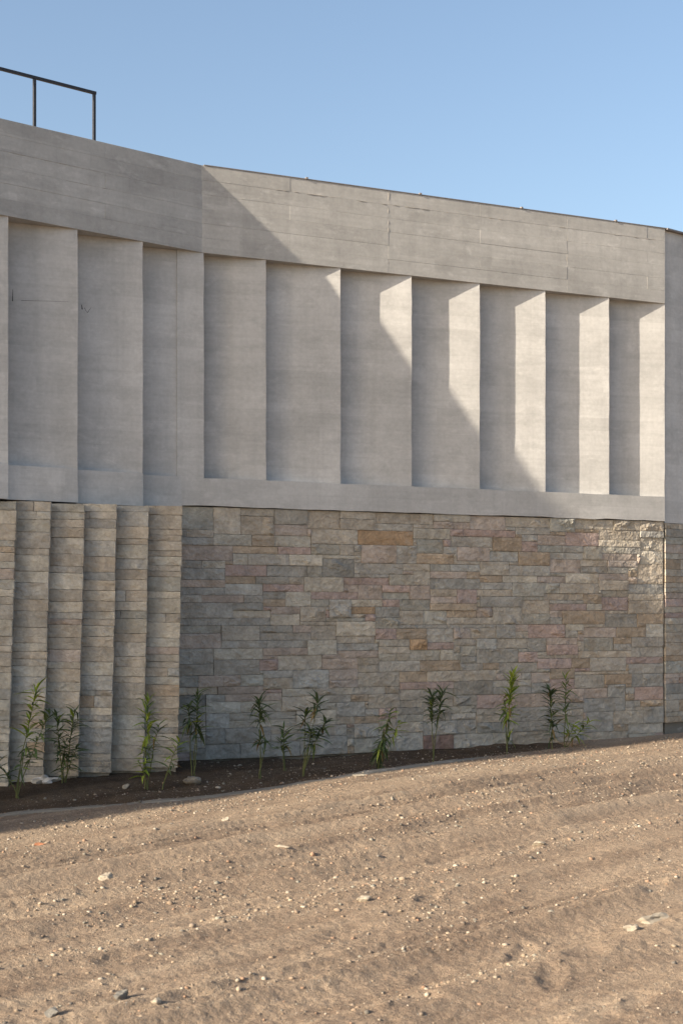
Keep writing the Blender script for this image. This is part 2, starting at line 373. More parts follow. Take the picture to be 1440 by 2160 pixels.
bed = mesh_obj('planting_bed', np.stack([BX, BY, BZ], -1).reshape(-1, 3), bf.tolist(), M_SOIL, None, True)
tag(bed, 'dark soil planting bed along the foot of the wall', None, None, 'structure')

# ---- low concrete edging
kv = []; kf = []
kq = np.arange(-6.9, K_END, 0.06)
for i, q in enumerate(kq):
    n1 = 0.012 * float(fbm(q * 3, 1.0, 3)); n2 = 0.010 * float(fbm(q * 5, 9.0, 3))
    pk = float(kerb_p(q)); top = float(terrain(q)) + EYE + 0.006 + 0.03 * float(fbm(q * 1.1, 4.0, 3)) - 0.05 * max(0, q - 3.2)
    for (dp, dz) in [(-0.075, -0.30), (-0.07 + n1, -0.012), (-0.058 + n1, n2), (0.03 + n2, n1), (0.045 + n2, -0.014), (0.05, -0.30)]:
        x, y = xy(q, pk + dp); kv.append((float(x), float(y), top + dz))
    if i:
        for k in range(5): kf.append((6 * (i - 1) + k, 6 * (i - 1) + k + 1, 6 * i + k + 1, 6 * i + k))
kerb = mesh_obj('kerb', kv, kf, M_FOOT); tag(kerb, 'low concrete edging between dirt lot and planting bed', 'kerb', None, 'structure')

# ------------------------------------------------------------------ concrete walls
def solid_from_front(name, F, depth_y, mat, parent):
    """F: front vertex grid (nz, nx, 3) in the wall frame; extruded back to y = depth_y"""
    nz, nx_, _ = F.shape
    verts = F.reshape(-1, 3).tolist(); faces = []
    for j in range(nz - 1):
        for i in range(nx_ - 1):
            a = j * nx_ + i; faces.append((a, a + 1, a + nx_ + 1, a + nx_))
    loop = [i for i in range(nx_)] + [j * nx_ + nx_ - 1 for j in range(1, nz)] + [(nz - 1) * nx_ + i for i in range(nx_ - 2, -1, -1)] + [j * nx_ for j in range(nz - 2, 0, -1)]
    b0 = len(verts)
    for k in loop: verts.append((verts[k][0], depth_y, verts[k][2]))
    n = len(loop)
    for k in range(n):
        k2 = (k + 1) % n; faces.append((loop[k2], loop[k], b0 + k, b0 + k2))
    faces.append(tuple(b0 + k for k in range(n))[::-1])
    return mesh_obj(name, verts, faces, mat, parent)
def wedge_panel(name, x0, d0, x1, d1, z0, z1, mat, parent, back=0.36, seed=0, wob=0.0032):
    """upright slab whose face runs from depth d0 at x0 to depth d1 at x1, edges slightly uneven"""
    nzs = max(3, int((z1 - z0) / 0.07)); nxs = 8
    zs = np.linspace(z0, z1, nzs); us = np.linspace(0, 1, nxs)
    U, ZZ = np.meshgrid(us, zs)
    Xg = x0 + (x1 - x0) * U; Yg = d0 + (d1 - d0) * U
    Yg = Yg + 0.0016 * fbm(Xg * 2.3 + seed, ZZ * 2.1, 3)
    e = wob * 2 * fbm(ZZ * 4.0 + seed * 3.7, seed * np.ones_like(ZZ), 4)
    Xg = Xg + e * (U > 0.99); Yg = Yg + np.abs(e) * 0.6 * (U > 0.99)
    return solid_from_front(name, np.stack([Xg, Yg, ZZ], -1), back, mat, parent)

def band(parent, x0, x1, zb, rows, joints, half_joints, seed, proud=0.0, relief=0.0014, boards_from=None):
    """parapet band: a core and, on its face, the prints of the formwork boards"""
    core = mesh_obj('parapet_band', *box_geo(x0, x1, 0.012, 0.42, Z_SOF - zb, Z_TOP - zb), M_BAND, parent)
    r = random.Random(seed); h = (Z_TOP - Z_SOF) / rows
    bx0 = x0 if boards_from is None else boards_from
    for i in range(rows):
        js = sorted([bx0] + [j for j in joints if bx0 < j < x1] + ([j for j in half_joints if bx0 < j < x1] if i % 2 else []) + [x1])
        for a, b in zip(js[:-1], js[1:]):
            off = r.uniform(-relief, relief) - proud
            zz0 = Z_SOF - zb + i * h + (0.0003 if i else -0.003); zz1 = Z_SOF - zb + (i + 1) * h - (0.0003 if i < rows - 1 else -0.002)
            v, f = box_geo(a + 0.0003, b - 0.0003, off, 0.02, zz0, zz1, 0.0011)
            mesh_obj('board_print', v, f, M_BAND, core)
    return core
def slurry_ridge(parent, p0, p1, seed, thick=0.006, high=0.006, fill=0.75):
    """ragged squeezed-out cement along a joint, from p0 to p1 on the face (x, z)"""
    r = np.random.default_rng(seed); L = math.hypot(p1[0] - p0[0], p1[1] - p0[1]); n = max(4, int(L / 0.02))
    ts = np.linspace(0, 1, n); vs = []; fs = []
    ux, uz = (p1[0] - p0[0]) / L, (p1[1] - p0[1]) / L
    on = fbm(ts * L * 1.5 + seed, 0 * ts + seed, 3) + 0.5 < fill
    for k in range(n):
        nz1 = float(fbm(ts[k] * L * 9 + seed, 2.0, 3)); nz2 = float(fbm(ts[k] * L * 13 + seed, 7.0, 3)); wv = thick * max(0.25, 0.7 + 1.3 * nz1); hv = high * max(0.1, 0.5 + 1.1 * nz2); sh = 0.006 * float(fbm(ts[k] * L * 6, seed, 3))
        x = p0[0] + (p1[0] - p0[0]) * ts[k]; z = p0[1] + (p1[1] - p0[1]) * ts[k]
        for s_, yy in ((-wv, 0.001), (-wv * 0.2, -hv), (wv * 0.4, -hv * 0.8), (wv, 0.001)):
            vs.append((x - uz * (s_ + sh), yy, z + ux * (s_ + sh)))
        if k and on[k]:
            for m in range(3): fs.append((4 * (k - 1) + m, 4 * k + m, 4 * k + m + 1, 4 * (k - 1) + m + 1))
    return mesh_obj('joint_ridge', vs, fs, M_SLURRY, parent)

# ---- flat wall
zb = Z_MB
flat = empty('concrete_facade', (CX, CY, Z(zb)), AM, 'board marked concrete wall with sunlit slanting recesses above the flat stone wall', 'wall')
S_EDGE = [0.0, .717, 1.614, 2.511, 3.41, 4.315, 5.235, 6.073]
ROWS = 6
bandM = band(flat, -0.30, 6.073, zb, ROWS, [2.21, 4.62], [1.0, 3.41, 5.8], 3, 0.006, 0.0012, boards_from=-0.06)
hrow = (Z_TOP - Z_SOF) / ROWS
slurry_ridge(bandM, (2.21, Z_SOF - zb + 0.02), (2.21, Z_TOP - zb - 0.02), 5, 0.007, 0.009, 0.95)
slurry_ridge(bandM, (4.62, Z_SOF - zb + 0.02), (4.62, Z_TOP - zb - 0.16), 6, 0.006, 0.008, 0.9)
slurry_ridge(bandM, (0.55, Z_TOP - zb - hrow), (6.0, Z_TOP - zb - hrow), 7, 0.007, 0.011, 0.72)
for k, (a, b, rr) in enumerate([(0.9, 2.15, 2), (2.3, 3.4, 3), (3.45, 4.6, 2), (1.0, 2.2, 4), (3.1, 4.6, 4), (2.5, 3.4, 2), (4.7, 5.9, 3)]):
    slurry_ridge(bandM, (a, Z_SOF - zb + rr * hrow), (b, Z_SOF - zb + rr * hrow), 20 + k, 0.005, 0.006, 0.5)
for k, (x, r0) in enumerate([(1.0, 3), (3.41, 1), (3.41, 3), (5.8, 3), (3.41, 5)]):
    slurry_ridge(bandM, (x, Z_SOF - zb + r0 * hrow), (x, Z_SOF - zb + (r0 + 1) * hrow), 40 + k, 0.005, 0.006, 0.7)
for i in range(7):
    wedge_panel('recess_panel', S_EDGE[i], 0.172, S_EDGE[i + 1], 0.0, Z_LEDGE - zb - 0.01, Z_SOF - zb + 0.004, M_CONC, flat, 0.40, 10 + i)
wedge_panel('pier', -0.30, 0.0, 0.0, 0.0, Z_LEDGE - zb - 0.012, Z_SOF - zb + 0.003, M_CONC, flat, 0.40, 30)
# base band under the recesses
xs = np.linspace(-0.30, 6.073, 80); zs = np.linspace(0, Z_LEDGE - zb, 6)
XX, ZZ = np.meshgrid(xs, zs)
YY = -0.002 + 0.0025 * fbm(XX * 1.7, ZZ * 1.9 + 4, 3)
ZZ2 = ZZ + np.where(ZZ > Z_LEDGE - zb - 0.001, 0.008 * fbm(XX * 3, 0 * XX + 3, 3), 0) + np.where(ZZ < 0.001, 0.012 * fbm(XX * 4, 0 * XX + 8, 4), 0)
solid_from_front('base_band', np.stack([XX, YY, ZZ2], -1), 0.41, M_CONC, flat)
# flashing on top with its clips
zt = Z_TOP - zb
cap = mesh_obj('cap_strip', *box_geo(0.0, 6.10, -0.012, 0.36, zt + 0.003, zt + 0.012), M_CAP, flat)
for x in (1.20, 2.62, 3.98, 5.33):
    mesh_obj('clip', *box_geo(x - 0.013, x + 0.013, -0.02, 0.02, zt + 0.006, zt + 0.026), M_CAP, cap)

# ---- turned wall on the left
zb = Z_LB
turned = empty('concrete_facade', (CX, CY, Z(zb)), AL, 'shaded grey concrete wall on the left carrying the dark railing', 'wall')
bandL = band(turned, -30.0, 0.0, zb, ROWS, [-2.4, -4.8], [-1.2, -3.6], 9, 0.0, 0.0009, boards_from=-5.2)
for k, (a, b, rr) in enumerate([(-2.2, -0.9, 3), (-1.6, -0.2, 2), (-2.7, -1.3, 4), (-1.1, -0.1, 1)]):
    slurry_ridge(bandL, (a, Z_SOF - zb + rr * hrow), (b, Z_SOF - zb + rr * hrow), 60 + k, 0.003, 0.003, 0.45)
T_EDGE = [-5.278, -4.534, -3.778, -3.022, -2.266, -1.510, -0.753]
for i in range(len(T_EDGE) - 1):
    wedge_panel('recess_panel', T_EDGE[i], 0.235, T_EDGE[i + 1], 0.006, Z_LEDGE - zb - 0.01, Z_SOF - zb - 0.002, M_CONC, turned, 0.42, 50 + i)
    wedge_panel('base_panel', T_EDGE[i], 0.075, T_EDGE[i + 1], 0.0, 0.0, Z_LEDGE - zb + 0.002, M_CONC, turned, 0.43, 70 + i, 0.003)
wedge_panel('recess_panel', T_EDGE[-1], 0.235, -0.236, 0.073, Z_LEDGE - zb - 0.01, Z_SOF - zb - 0.002, M_CONC, turned, 0.42, 66)
wedge_panel('base_panel', T_EDGE[-1], 0.105, -0.236, 0.0575, 0.0, Z_LEDGE - zb + 0.002, M_CONC, turned, 0.43, 88)
def mark(parent, p0, p1, wd, edge, d0, d1):
    # thin dark stroke on a slanting panel, from (x, z) p0 to p1
    fy = lambda x: d0 + (d1 - d0) * (x - edge[0]) / (edge[1] - edge[0]) - 0.0022
    dx, dz = p1[0] - p0[0], p1[1] - p0[1]; L_ = math.hypot(dx, dz); ox, oz = -dz / L_ * wd, dx / L_ * wd
    q4 = [(p0[0] - ox, p0[1] - oz), (p1[0] - ox * .4, p1[1] - oz * .4), (p1[0] + ox * .4, p1[1] + oz * .4), (p0[0] + ox, p0[1] + oz)]
    mesh_obj('scuff_mark', [(x, fy(x), z) for x, z in q4], [(0, 1, 2, 3)], M_RAIL, parent)
e1, e2 = (T_EDGE[3 + 1], T_EDGE[3 + 2]), (T_EDGE[5], T_EDGE[6])
mark(turned, (-2.13, 3.08 - zb), (-2.128, 3.20 - zb), 0.004, e1, 0.235, 0.006)
mark(turned, (-2.05, 3.095 - zb), (-1.60, 3.12 - zb), 0.0018, e1, 0.235, 0.006)
mark(turned, (-1.36, 3.10 - zb), (-1.365, 3.15 - zb), 0.006, e2, 0.235, 0.006)
mark(turned, (-1.34, 3.12 - zb), (-1.31, 3.07 - zb), 0.0025, e2, 0.235, 0.006)
mark(turned, (-1.31, 3.07 - zb), (-1.27, 3.13 - zb), 0.0025, e2, 0.235, 0.006)
mesh_obj('rear_wall', *box_geo(-30, -5.278, 0.02, 0.38, -2.9, Z_SOF - zb + 0.004), M_CONC, turned)
mesh_obj('foundation_wall', *box_geo(-5.278, -0.2, 0.30, 0.50, -2.9, -0.002), M_FOOT, turned)

# ---- turned block on the right
def pm(s, d): return CX + s * dM[0] - d * nM[0], CY + s * dM[1] - d * nM[1]
rx, ry = pm(6.108, -0.004)
zb = -1.40
block = empty('concrete_facade', (rx, ry, Z(zb)), AL, 'shaded plain concrete wall beyond the dark vertical joint at the right edge', 'wall')
xs = np.linspace(0, 4.2, 40); zs = np.linspace(Z_MB - 0.02 - zb, Z_TOP - 0.012 - zb, 40); XX, ZZ = np.meshgrid(xs, zs)
YY = 0.030 + 0.004 * fbm(XX * 2, ZZ * 2, 3) + np.where(XX < 0.01, 0.01, 0)
solid_from_front('wall_slab', np.stack([XX, YY, ZZ], -1), 0.5, M_CONC, block)
mesh_obj('cap_strip', *box_geo(-0.015, 4.2, -0.02, 0.5, Z_TOP - 0.009 - zb, Z_TOP + 0.010 - zb), M_CAP, block)
foot_r = mesh_obj('footing', *box_geo(0.03, 4.2, 0.06, 0.5, -0.6, -0.004), M_FOOT, block)

# ------------------------------------------------------------------ stones
PAL = {'gr': (.345, .326, .290), 'gg': (.334, .316, .272), 'dg': (.286, .270, .238), 'be': (.376, .335, .278), 'cr': (.420, .386, .326),
       'pk': (.370, .290, .256), 'pk2': (.372, .314, .268), 'or': (.360, .258, .168), 'or2': (.352, .286, .216), 'rd': (.235, .160, .135)}
def stone_mesh(w, h, seed, relief=0.04, depth=0.07):
    """split-faced block: facets chipped from random planes, pitched and scalloped rims"""
    r = np.random.default_rng(seed)
    nu = int(np.clip(round(w / 0.026), 4, 28)) + 1; nv = int(np.clip(round(h / 0.019), 3, 11)) + 1
    u = np.linspace(0, 1, nu); v = np.linspace(0, 1, nv); U, V = np.meshgrid(u, v)
    g = 0.0005
    X = g + U * (w - 2 * g); Zz = g + V * (h - 2 * g)
    X = X + (r.random(X.shape) - .5) * 0.012 * ((U > 0) & (U < 1)); Zz = Zz + (r.random(X.shape) - .5) * 0.010 * ((V > 0) & (V < 1))
    ed = 0.0028
    X = X + np.where(U == 0, r.random(X.shape) * ed, 0) - np.where(U == 1, r.random(X.shape) * ed, 0)
    Zz = Zz + np.where(V == 0, r.random(X.shape) * ed, 0) - np.where(V == 1, r.random(X.shape) * ed, 0)
    ht = relief * (0.95 + 0.4 * fbm(X * 5 + seed, Zz * 9, 2) - 1.2 * np.abs(fbm(X * 11 + seed, Zz * 17, 2)) + 0.3 * fbm(X * 34 + seed, Zz * 40, 2))
    for _ in range(int(4 + w * 16)):
        cx, cz = r.random() * w, r.random() * h; a = r.random() * 2 * math.pi
        sl = r.uniform(0.10, 0.60); off = r.uniform(0.5, 1.1) * relief
        ht = np.minimum(ht, off + sl * ((X - cx) * math.cos(a) + (Zz - cz) * math.sin(a) * 1.4))
    ht = ht + 0.009 * (r.random(X.shape) - .5) * (relief / 0.04) + 0.010 * fbm(X * 14 + seed, Zz * 14, 2)
    ht = np.clip(ht, relief * 0.10, relief * 1.15)
    dist = np.minimum(np.minimum(X, w - X), np.minimum(Zz, h - Zz))
    sc = 0.014 + 0.050 * np.abs(fbm(X * 17 + seed, Zz * 6, 2)) + 0.010 * fbm(X * 22 + seed, Zz * 22, 2)
    ht = ht * np.clip(0.40 + dist / np.maximum(sc, 0.006) * 0.85, 0, 1)
    Y = -ht
    verts = np.stack([X, Y, Zz], -1).reshape(-1, 3).tolist(); faces = []
    for j in range(nv - 1):
        for i in range(nu - 1):
            a = j * nu + i
            if r.random() < .5: faces += [(a, a + 1, a + nu + 1), (a, a + nu + 1, a + nu)]
            else: faces += [(a, a + 1, a + nu), (a + 1, a + nu + 1, a + nu)]
    loop = list(range(nu)) + [j * nu + nu - 1 for j in range(1, nv)] + [(nv - 1) * nu + i for i in range(nu - 2, -1, -1)] + [j * nu for j in range(nv - 2, 0, -1)]
    b0 = len(verts)
    for k in loop: verts.append((verts[k][0], depth, verts[k][2]))
    n = len(loop)
    for k in range(n):
        k2 = (k + 1) % n; faces.append((loop[k2], loop[k], b0 + k, b0 + k2))
    m_ = bpy.data.meshes.new('stone'); m_.from_pydata(verts, [], faces); m_.update(); m_.materials.append(M_STONE)
    return m_
def add_stone(parent, x, z, w, h, key, seed, proud=0.0, relief=0.04, y=0.0):
    o = bpy.data.objects.new('stone', stone_mesh(w, h, seed, relief)); link(o, parent)
    o.location = (x, y - proud, z)
    r = random.Random(seed * 13 + 1); c = PAL[key]; k = r.uniform(0.87, 1.12); t = r.uniform(-.03, .03)
    k *= 1.05; o.color = (c[0] * k * (1 + t), c[1] * k, c[2] * k * (1 - t), 1)
    return o

# stones read off the photograph: (x0, y0, x1, y1, colour) within four views of the wall
V7 = '''18 60 188 170 gg;190 65 330 180 be;330 65 490 100 or2;490 68 668 133 dg;335 100 490 180 be;495 135 665 182 pk2;668 80 845 160 be;845 80 1010 115 pk2;862 115 1028 162 be;1030 90 1335 140 be;1335 120 1440 170 pk2;20 200 188 250 gr;188 182 385 252 gg;385 185 500 260 or2;505 188 688 262 cr;690 190 755 238 gr;755 190 930 240 be;932 168 1218 240 or;1220 172 1400 218 cr;18 255 275 332 pk2;275 282 368 332 cr;370 290 572 335 gr;575 292 735 365 cr;740 325 915 392 dg;685 240 850 290 gg;20 360 250 432 gr;252 342 462 412 pk;462 358 672 415 gr;940 345 1165 392 gr;960 268 1140 318 pk2;1145 268 1240 318 gr;1240 222 1392 294 gg;1280 300 1440 340 or2;1170 345 1320 390 be;245 442 430 512 gr;432 445 640 492 pk;648 422 862 468 cr;865 418 1095 465 pk;1098 395 1230 465 gg;692 495 940 540 pk;940 475 1065 540 pk2;560 498 690 572 cr;445 522 560 572 or2;20 470 240 518 gr;20 545 272 625 gr;275 545 440 598 dg;628 572 768 648 be;898 572 1028 618 or;1030 570 1150 618 gr;780 545 900 620 gr;1155 590 1280 665 be;1282 595 1405 665 cr;470 600 625 672 cr;262 625 470 675 gr;20 628 262 678 gr;820 645 1025 718 cr;1028 625 1158 690 gg;20 705 218 782 pk2;220 680 425 755 be;428 700 690 752 gr;690 675 818 722 be;1025 698 1142 742 pk;1300 675 1440 765 gr;865 728 1020 770 be;200 785 440 858 cr;442 785 605 832 pk2;678 752 822 815 cr;832 800 1000 845 pk2;1215 740 1295 790 or;1235 798 1365 840 cr;1372 795 1440 860 cr;415 840 522 908 pk;525 832 755 905 be;170 860 418 932 gr;20 868 165 940 be;1040 848 1268 910 gr'''
V8 = '''50 130 215 182 pk2;240 115 455 165 pk2;460 120 692 170 be;695 125 828 195 gg;830 128 1060 180 cr;1065 135 1200 185 be;1205 140 1335 185 be;220 168 505 212 pk;508 172 690 208 gr;140 220 382 268 gr;382 225 540 295 or2;545 250 632 275 pk;635 228 790 272 pk2;790 200 980 270 pk;982 230 1210 285 cr;1212 220 1335 290 cr;172 298 350 348 pk2;352 300 512 350 gr;515 305 698 375 or2;705 305 880 355 gr;905 282 990 330 gg;995 310 1180 355 pk2;1205 290 1335 355 cr;312 352 475 428 be;478 375 695 428 gr;700 355 875 430 pk2;880 380 1025 430 gr;1195 365 1335 490 be;145 372 308 425 gr;80 455 302 515 dg;315 430 425 480 or2;425 432 628 480 cr;632 432 775 480 pk2;778 435 975 487 cr;490 485 662 555 gg;755 487 970 530 be;978 460 1138 530 be;315 508 485 555 be;310 560 538 610 gr;540 585 690 660 be;665 535 885 580 be;895 562 980 605 or2;985 562 1140 630 pk;1140 575 1340 655 be;375 640 540 712 be;775 635 998 708 or2;995 655 1185 732 dg;580 712 778 788 pk;245 740 385 790 be;390 740 510 790 gr;1185 665 1340 705 or2;1078 730 1240 782 or2;1242 712 1340 782 cr;400 795 555 840 be;565 795 680 865 dg;685 820 858 888 pk;892 785 1052 858 gg;1150 840 1340 905 gr;860 865 1140 905 be;88 850 280 925 be;285 850 520 920 dg;520 870 620 915 pk;625 915 820 970 pk;820 925 918 958 or2;920 908 1128 978 gr;195 930 315 980 gr;318 925 400 978 or2;405 925 620 995 gr;1140 935 1340 990 gr'''
V9 = '''60 195 320 240 pk2;430 245 650 325 be;98 240 395 282 pk2;680 210 900 235 cr;650 238 828 290 gr;832 232 925 285 or2;928 230 1125 312 be;525 330 755 412 cr;755 288 920 375 gr;0 290 188 345 cr;0 350 125 430 gr;0 435 98 525 dg;100 430 370 515 gr;850 415 990 485 gr;550 490 815 575 gr;845 485 1095 568 gg;1095 470 1250 555 gr;0 520 180 612 gr;185 515 545 598 gr;1258 470 1440 555 rd;1250 300 1425 380 be;340 130 500 205 be;500 125 705 205 gr;870 115 1085 195 be'''
V10 = '''160 230 380 305 dg;520 225 580 272 cr;485 380 700 450 gr;830 195 1000 265 be;1005 210 1155 255 or2;1160 185 1340 255 gr;895 325 1120 410 gr;1168 280 1338 330 pk;1210 330 1338 380 or2;1225 385 1345 455 gr;1055 415 1228 480 be;900 420 1048 515 gr;445 460 650 515 gr;490 510 700 580 be;1145 460 1345 530 gr;700 475 895 550 gr;290 460 440 515 dg;180 445 290 520 gr;895 515 1140 555 be;480 300 700 380 pk2;205 180 400 220 be'''
def wall_point(px, py):
    t = (px - 720) / 3000.0
    s = (t * CY - CX) / (dM[0] - t * dM[1]); yy = CY + s * dM[1]
    return s, (1290 - py) / 3000.0 * yy
S0, S1 = -0.54, 6.07
US = 0.044; NS = int(round((S1 - S0) / US)); US = (S1 - S0) / NS
Z_SB = -1.60; NR = 66; UZ = (Z_MB - 0.006 - Z_SB) / NR
grid = -np.ones((NR, NS), int); rects = []
def put(i0, i1, j0, j1, key):
    grid[j0:j1, i0:i1] = len(rects); rects.append([i0, i1, j0, j1, key])
for txt, ox, oy, sc in ((V7, 380, 1050, 2.483), (V8, 900, 1050, 2.667), (V9, 440, 1380, 2.769), (V10, 900, 1350, 2.667)):
    for it in txt.split(';'):
        a = it.split(); x0, y0, x1, y1 = [float(v) for v in a[:4]]
        if oy == 1050 and ox == 380 and x0 < 30: x0 -= 60 + 45 * (int(y0) % 3)
        s0, z1 = wall_point(ox + x0 / sc, oy + y0 / sc); s1, z0 = wall_point(ox + x1 / sc, oy + y1 / sc)
        s0b, z0b = wall_point(ox + x0 / sc, oy + y1 / sc)
        i0, i1 = int(round((s0 - S0) / US)), int(round((s1 - S0) / US)); j0, j1 = int(round((0.5 * (z0 + z0b) - Z_SB) / UZ)), int(round((z1 - Z_SB) / UZ))
        i0, i1, j0, j1 = max(i0, 0), min(i1, NS), max(j0, 0), min(j1, NR)
        best = None
        for da in (0, 1, 2, 3):
            for db in (0, 1, 2, 3):
                for dc in (0, 1, 2):
                    for dd in (0, 1, 2):
                        A, B, Cc, D = i0 + da, i1 - db, j0 + dc, j1 - dd
                        if B - A < 3 or D - Cc < 2: continue
                        if (grid[Cc:D, A:B] < 0).all() and (best is None or (B - A) * (D - Cc) > best[0]): best = ((B - A) * (D - Cc), A, B, Cc, D)
        if best: put(*best[1:], a[4])
def free(j0, j1, i0, i1):
    return 0 <= j0 and j1 <= NR and 0 <= i0 and i1 <= NS and (grid[j0:j1, i0:i1] < 0).all()
def blocked(j0, j1, i0, i1):
    return not (0 <= j0 and j1 <= NR and 0 <= i0 and i1 <= NS) or (grid[j0:j1, i0:i1] >= 0).all()
for _ in range(2):                          # close one-unit gaps by letting neighbours grow
    for k, (i0, i1, j0, j1, key) in enumerate(rects):
        if free(j1, j1 + 1, i0, i1) and blocked(j1 + 1, j1 + 2, i0, i1): j1 += 1
        if free(j0 - 1, j0, i0, i1) and blocked(j0 - 2, j0 - 1, i0, i1): j0 -= 1
        if free(j0, j1, i1, i1 + 1) and blocked(j0, j1, i1 + 1, i1 + 2): i1 += 1
        if free(j0, j1, i0 - 1, i0) and blocked(j0, j1, i0 - 2, i0 - 1): i0 -= 1
        rects[k] = [i0, i1, j0, j1, key]; grid[j0:j1, i0:i1] = k
fr = random.Random(21)
KEYS = ['gr'] * 6 + ['gg'] * 3 + ['dg'] * 2 + ['be'] * 5 + ['cr'] * 2 + ['pk2'] * 4 + ['pk'] * 2 + ['or2'] * 3
for j in range(NR):
    for i in range(NS):
        if grid[j, i] >= 0: continue
        run = 0
        while i + run < NS and grid[j, i + run] < 0 and run < 16: run += 1
        w = min(run, fr.choice([8, 9, 11, 12, 14]))
        if run - w <= 2: w = run
        best = (1, w)
        up = 0
        while j + up < NR and (grid[j + up, i:i + w] < 0).all() and up < 5: up += 1
        h = min(up, fr.choice([2, 2, 2, 2, 3, 3]))
        if up - h == 1 and up <= 5: h = up
        put(i, i + w, j, j + max(1, h), fr.choice(KEYS))
# absorb one-cell leftovers into a neighbour when the merged shape stays a rectangle
changed = True
while changed:
    changed = False
    for k, rc in enumerate(rects):
        if rc is None: continue
        i0, i1, j0, j1, key = rc
        if (j1 - j0) > 1 and (i1 - i0) > 2: continue
        for k2, r2 in enumerate(rects):
            if r2 is None or k2 == k: continue
            a0, a1, b0, b1, key2 = r2
            if (b0 == j0 and b1 == j1 and (a1 == i0 or a0 == i1)) or (a0 == i0 and a1 == i1 and (b1 == j0 or b0 == j1)):
                if max(j1, b1) - min(j0, b0) > 5 or (max(j1, b1) - min(j0, b0) > max(i1, a1) - min(i0, a0)): continue
                rects[k2] = [min(i0, a0), max(i1, a1), min(j0, b0), max(j1, b1), key2]; rects[k] = None; changed = True; break
rects = [r for r in rects if r is not None]
# narrow upright leftovers: let the stones beside them run on, keep only what remains
for rc in [r for r in rects if r[1] - r[0] <= 4 and r[3] - r[2] >= r[1] - r[0]]:
    if rc not in rects: continue
    i0, i1, j0, j1, key = rc; left = set(range(j0, j1)); rects.remove(rc)
    for r2 in rects:
        rows = set(range(r2[2], r2[3]))
        if not rows <= left: continue
        if r2[1] == i0 and r2[1] - r2[0] < 14: r2[1] = i1; left -= rows
        elif r2[0] == i1 and r2[1] - r2[0] < 14: r2[0] = i0; left -= rows
    run = []
    for jj in sorted(left) + [10 ** 6]:
        if run and (jj != run[-1] + 1 or len(run) == 3):
            rects.append([i0, i1, run[0], run[-1] + 1, key]); run = []
        run.append(jj)
rects.sort(key=lambda r: -(r[1] - r[0]) * (r[3] - r[2]))
wx, wy = pm(0, 0)
stone_wall = empty('stone_facade', (wx, wy, Z(Z_SB)), AM, 'flat wall of split pink, grey and tan sandstone blocks beneath the sunlit recesses', 'wall')
mesh_obj('backing', *box_geo(S0, S1, 0.09, 0.42, -0.5, Z_MB - Z_SB - 0.008), M_MORTAR, stone_wall)
mesh_obj('footing', *box_geo(S0, S1 - 0.02, 0.06, 0.3, -0.45, -0.012), M_FOOT, stone_wall)
for n, (i0, i1, j0, j1, key) in enumerate(rects[:300]):
    jit = random.Random(n)
    add_stone(stone_wall, S0 + i0 * US, j0 * UZ, (i1 - i0) * US, (j1 - j0) * UZ, key, 1000 + n, jit.uniform(-0.009, 0.010) - 0.028, 0.042 if (j1 - j0) > 2 else 0.036)
if len(rects) > 300:
    vs, fs, cs = [], [], []
    for n, (i0, i1, j0, j1, key) in enumerate(rects[300:]):
        m_ = stone_mesh((i1 - i0) * US, (j1 - j0) * UZ, 5000 + n, 0.028); b0 = len(vs)
        vs += [(v.co.x + S0 + i0 * US, v.co.y + 0.026, v.co.z + j0 * UZ) for v in m_.vertices]; fs += [tuple(b0 + k for k in p.vertices) for p in m_.polygons]
        cs += [(*PAL[key], 1.0)] * len(m_.vertices)
        bpy.data.meshes.remove(m_)
    o = mesh_obj('small_stones', vs, fs, M_STONE_SMALL, stone_wall); o['kind'] = 'stuff'
    o.data.color_attributes.new('tint', 'FLOAT_COLOR', 'POINT').data.foreach_set('color', np.array(cs, np.float32).ravel())


def stack(parent, w, h, seed, keys, split=0.25, hmin=0.055, hmax=0.17, relief=0.016, ragged=0.0):
    """courses of stones on one face"""
    r = random.Random(seed); z = 0.0; n = seed * 100
    while z < h - 0.03:
        ch = r.choice([r.uniform(hmin, hmin * 1.5), r.uniform(hmin * 1.6, hmax), r.uniform(hmin * 1.6, hmax)])
        if h - z - ch < hmin: ch = h - z
        if w > 0.8:
            cuts = [0.0]
            while cuts[-1] < w - 0.02:
                c = cuts[-1] + r.uniform(0.22, 0.6)
                cuts.append(w if w - c < 0.18 else c)
        else:
            cuts = [0.0, w] if (r.random() > split or ch > 0.12) else [0.0, w * r.uniform(0.3, 0.7), w]
        for a, b in zip(cuts[:-1], cuts[1:]):
            bb = b + (r.uniform(-ragged, ragged) if b == w else 0)
            add_stone(parent, a, z, bb - a, ch, r.choice(keys), n, r.uniform(-0.003, 0.006), relief); n += 1
        z += ch
# ---- stones of the right block
right_stone = empty('stone_facade', (rx, ry, Z(zb)), AL, 'shaded strip of sandstone blocks at the right edge beyond the vertical joint', 'wall')
right_stone.location = (rx - 0.030 * nL[0], ry - 0.030 * nL[1], Z(-1.40))
mesh_obj('backing', *box_geo(0.01, 4.2, 0.045, 0.45, 0.0, Z_MB - 0.03 + 1.40), M_MORTAR, right_stone)
stack(right_stone, 4.15, Z_MB - 0.024 + 1.40, 77, KEYS, relief=0.022)

